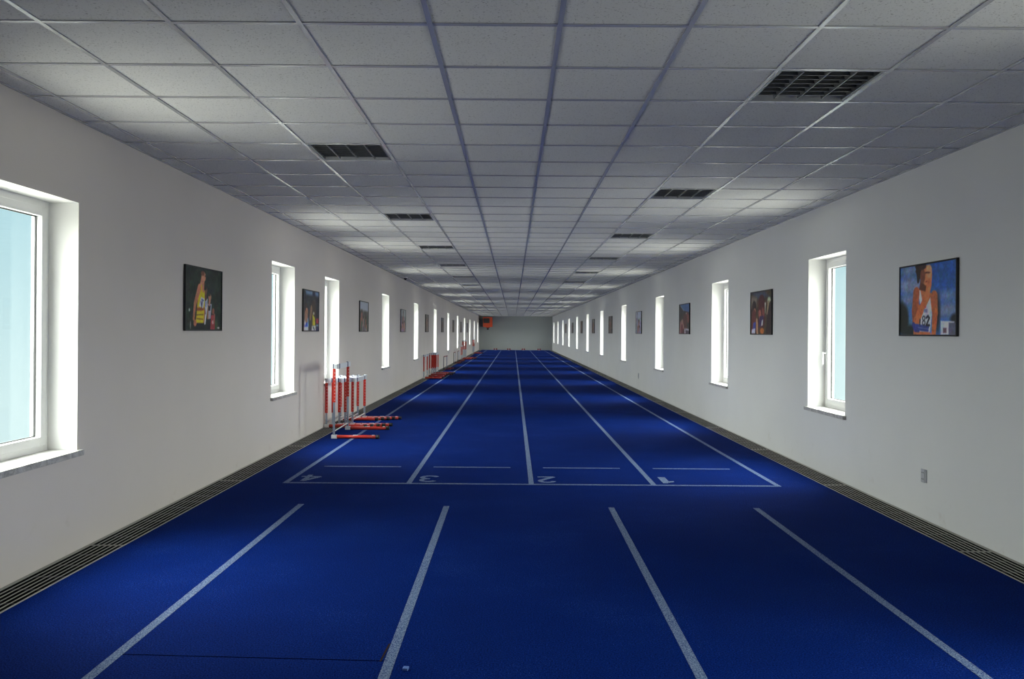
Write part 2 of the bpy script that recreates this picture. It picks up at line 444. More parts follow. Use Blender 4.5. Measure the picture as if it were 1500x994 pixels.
# ------------------------------------------------------------------ recessed ceiling lights (local origin: centre, z=0 at the tile plane)
def make_light():
    r = empty('ceiling_light'); a = .286
    hs = MB(); t = .004
    hs.box(-a, a, -a, a, .105, .11, M['housing'])
    hs.box(-a, -a+t, -a, a, -.003, .105, M['white']); hs.box(a-t, a, -a, a, -.003, .105, M['white'])
    hs.box(-a+t, a-t, -a, -a+t, -.003, .105, M['white']); hs.box(-a+t, a-t, a-t, a, -.003, .105, M['white'])
    hs.build('housing', r)
    lv = MB()
    for k in range(3):
        x = -a + 2*a*(k+1)/4
        lv.prism([(x-.003, .004), (x+.003, .004), (x+.015, .062), (x-.015, .062)], 'y', -a+.03, a-.03, M['alu'])
    for k in range(7):
        y = -a+.04 + (2*a-.13)*k/6
        lv.box(-a+.02, a-.02, y-.0025, y+.0025, .010, .058, M['alu'])
    for sx in (-1, 1):
        lv.box(min(sx*(a-.02), sx*(a-.008)), max(sx*(a-.02), sx*(a-.008)), -a+.02, a-.02, .002, .062, M['alu'])
    lv.build('louvre', r)
    for k in range(4):
        x = -a + 2*a*(k+.5)/4
        MB().tube((x, -a+.03, .085), (x, a-.03, .085), .013, M['tube'], 12).build('tube', r, smooth=True)
    return r
lproto = make_light(); first = True
for s, side in ((-1, 'row nearer the hurdles'), (1, 'row away from the hurdles')):
    n = 0
    for y in ROWS[s]:
        if y < 2.6: continue
        l = lproto if first else copy_tree(lproto); first = False
        l.location = (LIGHT_X[s]+.3, y+.3, H)
        tag(l, '%s unlit square louvre ceiling light from the near end, %s' % (ORD[n], side), 'ceiling light', 'recessed ceiling lights, ' + side)
        n += 1
# ------------------------------------------------------------------ framed photographs
class Paint:
    """soft-edged shapes on a colour grid; pixel coordinates of the reference crop map to the print by m()"""
    def __init__(s, nu, nv, m, bg=(20, 28, 24)):
        s.nu, s.nv, s.m = nu, nv, m
        s.U, s.V = np.meshgrid(np.linspace(0, 1.5, nu), np.linspace(0, 1, nv))
        s.C = np.zeros((nv, nu, 3)); s.C[:] = bg; s.px = 1.2/nv
    def mix(s, d, col, soft=None):
        k = np.clip(.5 - d/(soft or s.px)/1.6, 0, 1)[..., None]; s.C = s.C*(1-k) + np.array(col, float)*k
    def ell(s, x, y, rx, ry, col, ang=0, soft=None):
        u, v = s.m(x, y); u2, _ = s.m(x+rx, y); _, v2 = s.m(x, y+ry); ru, rv = abs(u2-u), abs(v2-v)
        a = math.radians(ang); du, dv = s.U-u, s.V-v
        p, q = du*math.cos(a)+dv*math.sin(a), -du*math.sin(a)+dv*math.cos(a)
        s.mix((np.sqrt((p/ru)**2+(q/rv)**2)-1)*min(ru, rv), col, soft); return s
    def cap(s, x0, y0, x1, y1, r0, r1, col):
        (a, b), (c, d) = s.m(x0, y0), s.m(x1, y1)
        k = abs(s.m(x0+10, y0)[0]-a)/10
        t = np.clip(((s.U-a)*(c-a)+(s.V-b)*(d-b))/((c-a)**2+(d-b)**2+1e-9), 0, 1)
        s.mix(np.hypot(s.U-a-t*(c-a), s.V-b-t*(d-b))-k*(r0+(r1-r0)*t), col); return s
    def poly(s, pts, col, soft=None):
        P = [s.m(*p) for p in pts]; n = len(P); ins = np.zeros(s.U.shape, bool); dm = np.full(s.U.shape, 9.0)
        for i in range(n):
            (a, b), (c, d) = P[i], P[(i+1) % n]
            t = np.clip(((s.U-a)*(c-a)+(s.V-b)*(d-b))/((c-a)**2+(d-b)**2+1e-9), 0, 1)
            dm = np.minimum(dm, np.hypot(s.U-a-t*(c-a), s.V-b-t*(d-b)))
            if abs(d-b) > 1e-9:
                ins ^= ((b > s.V) != (d > s.V)) & (s.U < (c-a)*(s.V-b)/(d-b)+a)
        s.mix(np.where(ins, -dm, dm), col, soft); return s
    def noise(s, amp, seed, cells=9):
        r = np.random.RandomState(seed)
        for k in (cells, cells*3):
            gd = r.rand(k+2, int(k*1.5)+2, 3)*.4 + r.rand(k+2, int(k*1.5)+2, 1)*.6
            yy = s.V*k; xx = s.U*k; iy = np.clip(yy.astype(int), 0, k); ix = np.clip(xx.astype(int), 0, int(k*1.5))
            fy, fx = (yy-iy)[..., None], (xx-ix)[..., None]
            n = (gd[iy, ix]*(1-fx)+gd[iy, ix+1]*fx)*(1-fy) + (gd[iy+1, ix]*(1-fx)+gd[iy+1, ix+1]*fx)*fy
            s.C = s.C*(1+amp*(n-.5)*2)
        return s
    def lin(s):
        c = np.clip(s.C, 0, 255)/255.0
        return np.clip(np.where(c <= .04045, c/12.92, ((c+.055)/1.055)**2.4)*2.6, 0, .86)

def remap(xa, xb, ta, tb, ba, bb):
    """crop pixel -> print: left edge x=xa (top ta, bottom ba), right edge x=xb (top tb, bottom bb)"""
    def m(x, y):
        t = (x-xa)/(xb-xa); top = ta+(tb-ta)*t; bot = ba+(bb-ba)*t
        return 1.5*t, (bot-y)/(bot-top)
    return m

def art_yellow_vest():
    p = Paint(150, 100, remap(92, 580, 70, 168, 938, 938), (22, 30, 25)).noise(.55, 3, 8)
    for (x, y, r, c) in ((200, 220, 60, (30, 42, 32)), (480, 330, 70, (27, 40, 33)), (150, 520, 50, (36, 44, 34)), (430, 260, 50, (16, 22, 20))):
        p.ell(x, y, r*.6, r, c, soft=.12)
    p.ell(140, 672, 9, 22, (150, 150, 150)).ell(500, 880, 30, 60, (45, 60, 35), soft=.05).ell(155, 880, 8, 60, (90, 90, 90))
    p.ell(462, 690, 17, 42, (110, 62, 48)).poly([(435, 740), (490, 740), (485, 938), (420, 938)], (120, 40, 45)).ell(458, 840, 14, 26, (150, 120, 120)).cap(480, 740, 470, 830, 8, 7, (125, 75, 58))
    p.poly([(385, 590), (440, 590), (425, 790), (385, 800)], (135, 135, 145)).poly([(388, 610), (425, 610), (420, 680), (388, 685)], (25, 25, 30))
    p.cap(415, 500, 405, 590, 16, 12, (140, 98, 80)).ell(412, 500, 20, 48, (140, 98, 80)).ell(405, 465, 17, 22, (40, 30, 26)).cap(380, 640, 385, 780, 10, 9, (130, 88, 70))
    p.poly([(372, 800), (425, 800), (420, 938), (370, 938)], (16, 16, 20))
    p.poly([(328, 500), (380, 520), (380, 640), (352, 870), (330, 870)], (150, 152, 160)).poly([(345, 540), (372, 560), (365, 640), (340, 620)], (105, 112, 140)).cap(340, 650, 352, 720, 6, 5, (40, 40, 70))
    p.cap(345, 430, 352, 500, 22, 20, (62, 38, 32)).ell(350, 405, 27, 58, (84, 52, 44)).ell(343, 372, 22, 28, (24, 18, 18)).cap(340, 700, 325, 880, 13, 9, (120, 78, 62))
    p.poly([(228, 845), (335, 845), (340, 940), (232, 940)], (14, 14, 18))
    p.cap(313, 260, 300, 370, 24, 30, (150, 100, 80)).ell(324, 222, 29, 66, (160, 108, 86)).ell(312, 176, 24, 34, (88, 52, 42)).ell(344, 212, 5, 10, (30, 24, 24)).ell(340, 320, 10, 12, (70, 36, 32))
    p.poly([(268, 360), (300, 330), (340, 420), (342, 600), (325, 850), (222, 850), (238, 640), (252, 470)], (168, 138, 22))
    p.poly([(300, 340), (330, 350), (332, 440), (306, 420)], (150, 98, 76))
    p.poly([(236, 640), (330, 640), (328, 680), (232, 685)], (110, 58, 28)).cap(236, 740, 320, 735, 3, 3, (80, 62, 14)).cap(236, 790, 318, 800, 3, 3, (80, 62, 14))
    p.poly([(290, 495), (338, 520), (320, 650), (264, 620)], (165, 168, 180)).cap(290, 560, 300, 620, 5, 5, (38, 42, 74)).cap(308, 560, 300, 640, 5, 4, (38, 42, 74)).cap(300, 530, 325, 545, 4, 4, (60, 70, 110))
    p.cap(268, 370, 212, 590, 22, 17, (146, 94, 74)).cap(212, 590, 196, 790, 16, 12, (138, 88, 68)).ell(214, 850, 19, 48, (134, 80, 62))
    p.ell(540, 915, 17, 12, (150, 150, 150))
    p.noise(.15, 77, 16)
    return p

def art_bib_runner():
    p = Paint(168, 112, remap(215, 652, 278, 208, 820, 820), (40, 74, 128))
    p.ell(600, 260, 120, 110, (32, 66, 124), soft=.5).ell(300, 760, 220, 100, (66, 104, 146), soft=.4)
    for (x, y, rx, ry) in ((290, 300, 60, 34), (270, 400, 62, 38), (330, 420, 60, 40), (300, 445, 60, 30), (280, 535, 58, 32), (590, 500, 52, 24), (600, 600, 46, 30), (570, 640, 44, 24)):
        p.ell(x, y, rx, ry, (104, 112, 136), soft=.09)
    p.noise(.08, 5, 10)
    p.ell(240, 700, 48, 130, (22, 26, 24), soft=.04).ell(300, 790, 60, 50, (24, 30, 27), soft=.04).ell(222, 620, 22, 70, (20, 24, 22), soft=.04)
    p.ell(515, 640, 24, 160, (30, 36, 40), soft=.04).ell(640, 690, 30, 40, (26, 30, 32), soft=.03).ell(650, 770, 30, 60, (34, 30, 36), soft=.03)
    p.poly([(542, 706), (640, 712), (640, 820), (542, 820)], (150, 156, 172)).poly([(600, 720), (652, 724), (652, 820), (600, 820)], (70, 72, 88)).poly([(560, 765), (585, 765), (585, 806), (560, 806)], (86, 66, 74))
    p.cap(372, 250, 366, 380, 22, 10, (34, 24, 24)).ell(400, 300, 40, 66, (38, 26, 24)).cap(350, 262, 372, 300, 9, 16, (36, 24, 22)).cap(352, 300, 372, 330, 8, 14, (36, 24, 22))
    p.cap(420, 400, 412, 470, 38, 40, (70, 38, 28))
    p.poly([(335, 480), (372, 452), (470, 480), (506, 500), (512, 600), (470, 640), (460, 820), (330, 820), (332, 600)], (148, 82, 50))
    p.poly([(372, 470), (400, 560), (430, 590), (462, 516), (478, 650), (462, 800), (335, 790), (372, 700), (400, 620), (372, 540)], (150, 154, 172))
    p.cap(376, 470, 382, 560, 6, 9, (62, 78, 130)).poly([(360, 452), (384, 458), (404, 560), (384, 570)], (170, 164, 164))
    p.cap(492, 510, 500, 640, 26, 22, (140, 76, 48)).cap(500, 640, 490, 820, 20, 16, (150, 80, 46))
    p.ell(436, 335, 40, 84, (166, 98, 66)).ell(452, 300, 22, 52, (182, 116, 84)).ell(430, 312, 16, 7, (60, 34, 28)).ell(452, 312, 9, 6, (60, 34, 28)).ell(402, 340, 20, 60, (92, 52, 38)).ell(440, 385, 14, 7, (90, 40, 36))
    p.ell(400, 262, 30, 26, (42, 28, 26))
    p.cap(352, 480, 340, 620, 26, 24, (134, 70, 44)).cap(340, 620, 348, 720, 25, 26, (124, 62, 38))
    p.cap(352, 715, 438, 500, 24, 17, (156, 82, 48)).cap(438, 500, 452, 410, 17, 20, (160, 88, 56)).cap(455, 430, 468, 372, 10, 6, (170, 100, 70)).cap(442, 420, 452, 372, 8, 6, (150, 84, 58))
    p.cap(330, 740, 362, 800, 12, 18, (36, 42, 96)).cap(352, 745, 448, 760, 7, 7, (40, 50, 104)).cap(352, 772, 446, 786, 6, 6, (40, 50, 104))
    p.poly([(330, 800), (470, 806), (470, 822), (330, 822)], (150, 84, 52))
    K = (26, 24, 30)
    p.ell(413, 685, 13, 21, K).ell(413, 724, 14, 22, K).ell(413, 686, 6, 12, (150, 154, 172)).ell(413, 724, 7, 12, (150, 154, 172))
    p.cap(434, 682, 446, 668, 5, 5, K).cap(446, 668, 456, 684, 5, 5, K).cap(456, 684, 434, 742, 5, 5, K).cap(434, 742, 458, 744, 5, 5, K)
    p.cap(384, 700, 382, 735, 5, 4, K)
    p.cap(414, 620, 438, 618, 4, 4, (90, 96, 126)).cap(416, 634, 438, 632, 3, 3, (90, 96, 126)).cap(422, 596, 428, 594, 4, 4, (150, 60, 70))
    p.noise(.15, 77, 16)
    return p

def art_blue_pair():
    p = Paint(96, 64, remap(118, 402, 152, 196, 895, 895), (38, 38, 42)).noise(.3, 8, 7)
    p.poly([(150, 150), (402, 190), (402, 270), (170, 235)], (82, 102, 128), soft=.05)
    p.poly([(330, 680), (402, 670), (402, 765), (330, 765)], (124, 44, 56)).poly([(330, 780), (402, 780), (402, 820), (330, 820)], (90, 112, 122)).poly([(340, 835), (402, 835), (402, 895), (340, 895)], (34, 36, 66))
    p.cap(310, 240, 320, 420, 28, 30, (44, 42, 46)).ell(308, 235, 26, 32, (26, 34, 62)).ell(320, 390, 20, 60, (62, 54, 52)).ell(318, 420, 14, 14, (92, 82, 76))
    p.cap(300, 520, 310, 860, 46, 50, (52, 40, 34)).poly([(285, 590), (330, 660), (335, 800), (285, 800)], (150, 144, 36)).ell(308, 580, 16, 28, (140, 140, 120)).poly([(275, 810), (348, 800), (348, 895), (270, 895)], (150, 152, 152)).cap(300, 830, 322, 880, 5, 5, (40, 42, 60))
    p.cap(262, 500, 245, 660, 18, 14, (110, 86, 66))
    p.ell(178, 545, 22, 72, (142, 104, 84)).ell(168, 440, 20, 46, (52, 38, 34)).ell(158, 560, 14, 70, (70, 44, 38))
    p.cap(170, 620, 170, 860, 26, 42, (124, 88, 72)).poly([(138, 760), (205, 740), (205, 840), (138, 840)], (36, 58, 150)).poly([(145, 700), (165, 760), (150, 820), (138, 770)], (150, 150, 160)).cap(200, 690, 205, 800, 6, 8, (96, 130, 170)).poly([(138, 825), (205, 825), (208, 895), (136, 895)], (148, 150, 160))
    p.noise(.15, 77, 16)
    return p

def art_dark_group():
    p = Paint(96, 64, remap(118, 440, 192, 140, 858, 858), (52, 42, 36)).noise(.35, 12, 7)
    p.poly([(118, 195), (330, 158), (400, 240), (250, 300)], (50, 56, 72), soft=.06).poly([(120, 250), (220, 260), (210, 420), (120, 430)], (90, 84, 74), soft=.06)
    p.ell(405, 310, 26, 60, (132, 138, 118), soft=.03).poly([(385, 380), (440, 300), (440, 858), (360, 858)], (34, 22, 22)).cap(395, 350, 375, 520, 12, 8, (112, 100, 78)).poly([(325, 340), (355, 345), (350, 520), (330, 540)], (140, 148, 132))
    p.ell(290, 300, 44, 80, (46, 26, 24)).ell(305, 315, 18, 44, (116, 66, 48)).cap(290, 380, 290, 600, 50, 56, (58, 28, 30)).cap(262, 520, 275, 620, 18, 18, (120, 68, 56)).cap(310, 460, 320, 540, 12, 16, (98, 50, 46)).poly([(260, 570), (325, 560), (310, 730), (250, 740)], (44, 34, 66)).poly([(295, 640), (315, 620), (312, 720), (285, 730)], (150, 146, 150)).ell(300, 810, 32, 48, (136, 78, 34))
    p.ell(170, 420, 36, 100, (34, 24, 24)).ell(180, 490, 20, 52, (118, 76, 58)).cap(170, 570, 160, 760, 34, 40, (70, 34, 34)).poly([(160, 680), (200, 660), (195, 790), (150, 800)], (44, 50, 120)).poly([(135, 785), (190, 770), (188, 852), (132, 852)], (140, 140, 164)).cap(215, 640, 225, 850, 12, 14, (142, 104, 78))
    p.noise(.15, 77, 16)
    return p

def art_mountain():
    p = Paint(72, 48, remap(208, 405, 218, 210, 828, 832), (44, 40, 40)).noise(.25, 15, 6)
    p.poly([(215, 218), (405, 208), (405, 390), (300, 350)], (50, 74, 112)).poly([(215, 222), (232, 230), (305, 352), (290, 350)], (96, 110, 124))
    p.ell(352, 412, 16, 18, (140, 130, 120)).cap(360, 430, 382, 520, 12, 20, (84, 44, 40)).cap(320, 560, 320, 760, 34, 44, (64, 38, 36))
    p.ell(265, 560, 16, 30, (118, 96, 88)).cap(268, 590, 290, 690, 12, 10, (120, 90, 80)).cap(240, 660, 232, 830, 22, 22, (112, 80, 78)).cap(262, 720, 255, 830, 20, 14, (84, 40, 44)).poly([(318, 750), (395, 750), (395, 830), (312, 830)], (60, 54, 62)).cap(320, 760, 322, 815, 10, 10, (140, 138, 150)).cap(340, 742, 392, 756, 4, 4, (130, 130, 140))
    p.noise(.15, 77, 16)
    return p

def art_generic(seed, sky, ground, figs):
    p = Paint(48, 32, lambda x, y: (x, y), ground).noise(.35, seed, 6)
    if sky: p.poly([(0, .72), (1.5, .68), (1.5, 1.02), (0, 1.02)], sky, soft=.06)
    for (x, top, w, skin, shirt) in figs:
        p.poly([(x-w, top-.28), (x+w, top-.28), (x+w*.9, .0), (x-w*.9, .0)], shirt)
        p.cap(x, top-.1, x, top-.3, w*.4, w*.5, skin).ell(x, top-.1, w*.5, .1, skin).ell(x, top-.04, w*.48, .06, (38, 28, 26))
        p.cap(x-w, top-.32, x-w*1.15, top-.62, w*.26, w*.2, skin)
    return p

fm_cache = {}
def picture(x, s, y0, y1, art, label, group):
    """s=+1 hangs on the hurdle-side wall. Print plane faces the room."""
    r = empty('framed_picture', (x, (y0+y1)/2, 1.505), 0 if s == 1 else PI); w = (y1-y0)/2; h = .6
    f = MB(); ring(f, .002, .024, -w, w, 0, h, .012, M['frame']); f.build('picture_frame', r, bevel=.002)
    b = MB(); b.box(.004, .012, -w+.012, w-.012, .012, h-.012, M['frame']); b.build('backing_board', r)
    a = art; nu, nv = a.nu, a.nv; c = a.lin()
    Y = -w+.013+(2*w-.026)*np.linspace(0, 1, nu); Z = .013+(h-.026)*np.linspace(0, 1, nv)
    vs = [(.0165, Y[i], Z[j]) for j in range(nv) for i in range(nu)]
    fs = [(j*nu+i, j*nu+i+1, (j+1)*nu+i+1, (j+1)*nu+i) for j in range(nv-1) for i in range(nu-1)]
    me = bpy.data.meshes.new('photo_print'); me.from_pydata(vs, [], fs); me.materials.append(M['prnt'])
    at = me.color_attributes.new('print_colour', 'FLOAT_COLOR', 'POINT')
    at.data.foreach_set('color', np.concatenate([c.reshape(-1, 3), np.ones((nu*nv, 1))], 1).astype(np.float32).ravel())
    me.update(); o = bpy.data.objects.new('photo_print', me); COL.objects.link(o); o.parent = r
    tag(r, label, 'picture', group)
GA, GB = 'framed athlete photographs on the hurdle-side wall', 'framed athlete photographs on the wall opposite the hurdles'
# seen from the room, the hurdle-side wall runs near -> far from print edge u=0 to u=1.5; the other wall is turned, so u=0 is its far end
SK, SK2, BK = (138, 96, 76), (96, 62, 48), (36, 34, 36)
picture(XL, 1, 7.30, 8.22, art_yellow_vest(), 'framed photo of runners led by one in a yellow vest', GA)
picture(XL, 1, 11.40, 12.32, art_blue_pair(), 'framed photo of two athletes, one in a blue top, above the hurdles', GA)
picture(XL, 1, 15.60, 16.52, art_generic(21, (128, 132, 142), (62, 62, 60), [(.35, .72, .2, (120, 70, 56), (58, 66, 54)), (.62, .52, .12, (140, 110, 100), (70, 70, 84)), (1.05, .5, .22, SK2, (84, 92, 104)), (1.2, .3, .1, SK, (150, 146, 160))]), 'framed photo with pale sky and pointed treetops, third along the hurdle-side wall', GA)
picture(XL, 1, 21.30, 22.25, art_generic(22, (124, 128, 126), (108, 104, 102), [(.7, .95, .2, (84, 62, 56), (96, 70, 70)), (.55, .45, .3, SK, (84, 96, 170)), (1.1, .5, .22, SK, (112, 78, 76))]), 'framed photo of a figure over a blue patch, fourth along the hurdle-side wall', GA)
for k, y in enumerate((27.3, 33.4, 39.6, 45.5, 51.6)):
    picture(XL, 1, y, y+.95, art_generic(31+k, (84, 82, 80) if k % 2 else None, (74, 68, 64), [(.5, .85, .2, SK2, (70, 60, 58)), (1.0, .7, .2, SK2, (84, 72, 66))]), 'grey framed photo, %s along the hurdle-side wall' % ORD[4+k], GA)
picture(XR, -1, 6.17, 7.09, art_bib_runner(), 'framed photo of a runner in a white vest with bib number 82', GB)
picture(XR, -1, 10.60, 11.54, art_dark_group(), 'framed dark photo of athletes with one in a blue vest', GB)
picture(XR, -1, 15.55, 16.50, art_mountain(), 'framed photo with a blue sky wedge above dark figures', GB)
picture(XR, -1, 21.40, 22.35, art_generic(41, (128, 134, 148), (112, 116, 130), [(.35, .98, .13, (96, 96, 108), (90, 92, 104)), (.8, .62, .3, (104, 66, 58), (110, 84, 84)), (1.0, .35, .34, (96, 84, 100), (92, 100, 150))]), 'framed pale photo with a bluish lower part, fourth along the wall opposite the hurdles', GB)
for k, y in enumerate((27.75, 33.8, 39.75, 45.9, 51.9)):
    picture(XR, -1, y, y+.95, art_generic(51+k, (84, 84, 82) if k % 2 else None, (80, 72, 66), [(.5, .85, .2, (104, 66, 56), (80, 66, 62)), (1.0, .75, .2, SK2, (72, 66, 64))]), 'grey framed photo, %s along the wall opposite the hurdles' % ORD[4+k], GB)

# ------------------------------------------------------------------ hurdles (local: uprights along y, feet run to +x)
def make_hurdle(top, sleeve0, L=.64, W=1.05, small=False):
    r = empty('training_hurdle' if small else 'track_hurdle')
    hw = W/2; pm = M['darkpost'] if small else M['steel']
    for sy in (-1, 1):
        y = sy*hw
        b = MB(); rm = M['darkred'] if small else M['redrail']; R = .016 if small else .025
        b.tube((.045, y, R), (L-.05, y, R), R, rm, 18)
        rl = b.build('base_rail', r, smooth=True)
        MB().tube((L-.05, y, R), (L, y, R), R+.002, M['black'], 18).build('end_cap', rl, smooth=True)
        if not small:
            MB().box(-.035, .045, y-R-.001, y+R+.001, 0, 2*R+.003, M['white']).build('foot_block', rl, bevel=.006)
            MB().box(.27, .34, y-.016, y+.016, 2*R-.004, 2*R+.0015, M['white']).build('sticker', rl)
            MB().box(L-.105, L-.07, y-.016, y+.016, 2*R-.004, 2*R+.0015, M['white']).build('sticker', rl)
        else:
            MB().box(-.02, .045, y-.02, y+.02, 0, .036, M['black']).build('foot_block', rl, bevel=.004)
        pz0 = .05 if not small else .034
        if small:
            MB().tube((0, y, pz0), (0, y, top-.02), .012, M['darkpost'] if sy < 0 else M['bluegrey'], 12).build('post', r, smooth=True)
        else:
            MB().box(-.014, .014, y-.014, y+.014, pz0, sleeve0+.03, M['steel']).build('post', r, bevel=.003)
            s = MB(); s.box(-.019, .019, y-.018, y+.018, sleeve0, top-.062, M['red'])
            z = sleeve0+.03
            while z < top-.08:      # pale adjustment holes
                s.tube((.0185, y, z), (.0197, y, z), .006, M['white'], 8); s.tube((-.0185, y, z), (-.0197, y, z), .006, M['white'], 8)
                s.tube((.009, y-.0175, z), (.009, y-.0187, z), .005, M['white'], 8)
                z += .048
            sl = s.build('sleeve', r)
            c = MB(); c.box(-.010, .021, y-.016, y+.016, top-.056, top+.001, M['board'])
            c.box(-.019, -.006, y-.018, y+.018, top-.060, top+.003, M['navy']); c.build('top_bracket', sl, bevel=.002)
    # top board with navy end stripes
    bd = MB(); x0, x1 = (.012, .026) if small else (.021, .036); z0 = top-(.035 if small else .07); bm = M['darkred'] if small else M['board']
    cuts = [-hw-.02, -hw+.17, -hw+.24, hw-.24, hw-.17, hw+.02]
    for k in range(5):
        m = bm if (k % 2 == 0 or small) else M['navy']
        bd.box(x0, x1, cuts[k], cuts[k+1], z0, top, m)
    bd.build('top_board', r)
    zb = .10 if not small else .06
    MB().tube((0, -hw+.012, zb), (0, hw-.012, zb), .008, M['white'] if not small else M['darkpost'], 10).build('lower_bar', r, smooth=True)
    return r
P_TALL = make_hurdle(1.045, .51); P_LOW = make_hurdle(.765, .23); P_SMALL = make_hurdle(.54, .2, L=.36, W=1.0, small=True)
used = set()
def hurdle(proto, x, y, rz, label, group):
    """y = near upright; the far one is 1.05 m (1.0 m) further"""
    o = proto if proto not in used else copy_tree(proto); used.add(proto)
    o.location = (x, y + (.525 if proto is not P_SMALL else .5), 0); o.rotation_euler = (0, 0, rz)
    tag(o, label, 'hurdle', group)
G1, G2, G3, G4 = 'nearest nest of hurdles', 'second nest of hurdles', 'third nest of hurdles', 'last hurdles before the end wall'
hurdle(P_TALL, -2.53, 11.45, .02, 'tall red and white hurdle standing in front of the nested low hurdles', G1)
for k, x in enumerate((-2.925, -2.835, -2.745, -2.665, -2.56)):
    hurdle(P_LOW, x, 12.75+.056*k, 0, ('low red hurdle tight against the wall in the near nest', 'low red hurdle of the near nest, second from the wall',
           'low red hurdle in the middle of the near nest', 'low red hurdle of the near nest, second from the track', 'low red hurdle of the near nest, on its track side')[k], G1)
hurdle(P_LOW, -2.90, 26.4, 0, 'lone low red hurdle between the near nest and the tightly packed one', 'low hurdles midway along the wall')
for k, x in enumerate((-2.935, -2.876, -2.817, -2.758)):
    hurdle(P_LOW, x, 28.6+.056*k, 0, 'low red hurdle of the packed midway nest, %s' % ('against the wall', 'second from the wall', 'second from the track', 'on its track side')[k], G2)
GS = 'small dark training hurdles along the wall'
hurdle(P_SMALL, -2.79, 32.9, -.05, 'small dark training hurdle with a dark red bar, just past the packed red nest', GS)
hurdle(P_SMALL, -2.90, 39.6, 0, 'small dark training hurdle by the wall, first of a close pair', GS)
hurdle(P_SMALL, -2.90, 42.3, 0, 'small dark training hurdle by the wall, second of a close pair', GS)
hurdle(P_LOW, -2.92, 45.5, 0, 'low red hurdle beside the distant taller nest', G3)
for k, x in enumerate((-2.93, -2.85, -2.77)):
    hurdle(P_TALL, x, 46.8+.056*k, 0, ('tall red hurdle in the distant nest, against the wall', 'tall red hurdle in the distant nest, middle one', 'tall red hurdle in the distant nest, track side')[k], G3)
for k, x in enumerate((-2.92, -2.84)):
    hurdle(P_TALL, x, 58.3+.056*k, 0, ('tall red hurdle by the wall, last pair before the end wall, wall side', 'tall red hurdle by the wall, last pair before the end wall, track side')[k], G4)

# ------------------------------------------------------------------ starting blocks
def make_block():
    r = empty('starting_block')
    a = MB(); a.box(-.02, .02, -.42, .30, .0, .035, M['steel'])
    for y in (-.42, .28): a.box(-.09, .09, y, y+.03, 0, .02, M['steel'])
    a.build('rail', r, bevel=.003)
    for sx, y in ((-1, -.12), (1, .08)):
        xa, xb = (sx*.035, sx*.145)
        xa, xb = min(xa, xb), max(xa, xb)
        p = MB(); p.prism([(y, .03), (y+.17, .03), (y+.13, .15), (y+.10, .15)], 'x', xa, xb, M['darkred'])
        pd = p.build('foot_pedal', r, bevel=.004)
        MB().prism([(y-.006, .032), (y, .03), (y+.10, .152), (y+.094, .154)], 'x', xa+.004, xb-.004, M['black']).build('rubber_pad', pd)
        MB().box(min(sx*.018, sx*.04), max(sx*.018, sx*.04), y+.04, y+.09, .012, .05, M['steel']).build('pedal_bracket', pd)
    return r
bl = make_block()
for k, x in enumerate((-1.52, -.38, .87, 2.21)):
    b = bl if k == 0 else copy_tree(bl); b.location = (x, 69.6, 0.0012); b.rotation_euler = (0, 0, PI)
    tag(b, 'dark starting block at the far end wall, in lane %s' % ('four beside the hurdles', 'three', 'two', 'one furthest from the hurdles')[k], 'starting block', 'starting blocks at the far wall')

# ------------------------------------------------------------------ orange unit heater on the end wall
hx0, hx1, hy, hz0, hz1 = -2.58, -1.78, 68.9, 1.98, 2.82
r = empty('unit_heater_mounted', ((hx0+hx1)/2, Y1, hz0)); hwid = (hx1-hx0)/2; dy = hy-Y1
b = MB(); b.box(-hwid, hwid, dy, dy+.62, .0, hz1-hz0, M['orange']); b.build('body', r, bevel=.02)
gq = MB(); gq.box(-hwid+.05, .16, dy-.012, dy-.002, .33, .74, M['black'])
for k in range(7):
    x = -hwid+.09+k*.068; gq.box(x-.008, x+.008, dy-.03, dy-.012, .35, .72, M['darkpost'])
gq.build('grille', r)
n = MB(); n.prism([(-.22, 0.0), (.22, 0.0), (.10, -.09), (-.10, -.09)], 'y', dy+.1, dy+.5, M['darkred']); n.tube((0, dy+.3, -.09), (0, dy+.3, -.24), .085, M['black'], 20)
n.build('outlet', r)
k = MB(); k.box(-hwid-.05, hwid-.1, dy+.62, -.001, .62, .70, M['darkpost']); k.box(-hwid-.25, -hwid+.02, dy+.3, -.001, .02, .06, M['darkpost']); k.box(-hwid+.05, -hwid+.12, dy+.62, -.001, .1, .7, M['darkpost'])
k.build('wall_bracket', r)
tag(r, 'orange box heater with a black grille hung high on the end wall', 'heater')

# ------------------------------------------------------------------ sockets, sensor, scrap
def socket(x, s, y, z, w, h, label, double):
    r = empty('wall_socket', (x, y, z), 0 if s == 1 else PI)
    MB().box(.0, .012, -w/2, w/2, -h/2, h/2, M['socket']).build('cover_plate', r, bevel=.004)
    n = 2 if double else 1
    for k in range(n):
        zc = (k-.5)*h/2 if double else 0
        q = MB().box(.012, .018, -w*.36, w*.36, zc-w*.36, zc+w*.36, M['socket']); ins = q.build('socket_insert', r, bevel=.003)
        MB().tube((.0175, -w*.12, zc), (.0188, -w*.12, zc), .005, M['hole'], 10).tube((.0175, w*.12, zc), (.0188, w*.12, zc), .005, M['hole'], 10).build('pin_hole', ins)
    tag(r, label, 'wall socket')
socket(XR, -1, 6.67, .36, .082, .105, 'grey double wall socket low beneath the bib number photo', True)
socket(XR, -1, 21.9, .37, .085, .15, 'small wall socket beneath the pale fourth photo', False)
socket(XL, 1, 37.4, .58, .10, .10, 'small grey wall socket past the packed red hurdles', False)
socket(XL, 1, 41.0, .60, .10, .10, 'small grey wall socket above the paired training hurdles', False)
socket(XL, 1, 44.7, .96, .12, .12, 'upper of two small dark wall boxes before the distant tall nest', False)
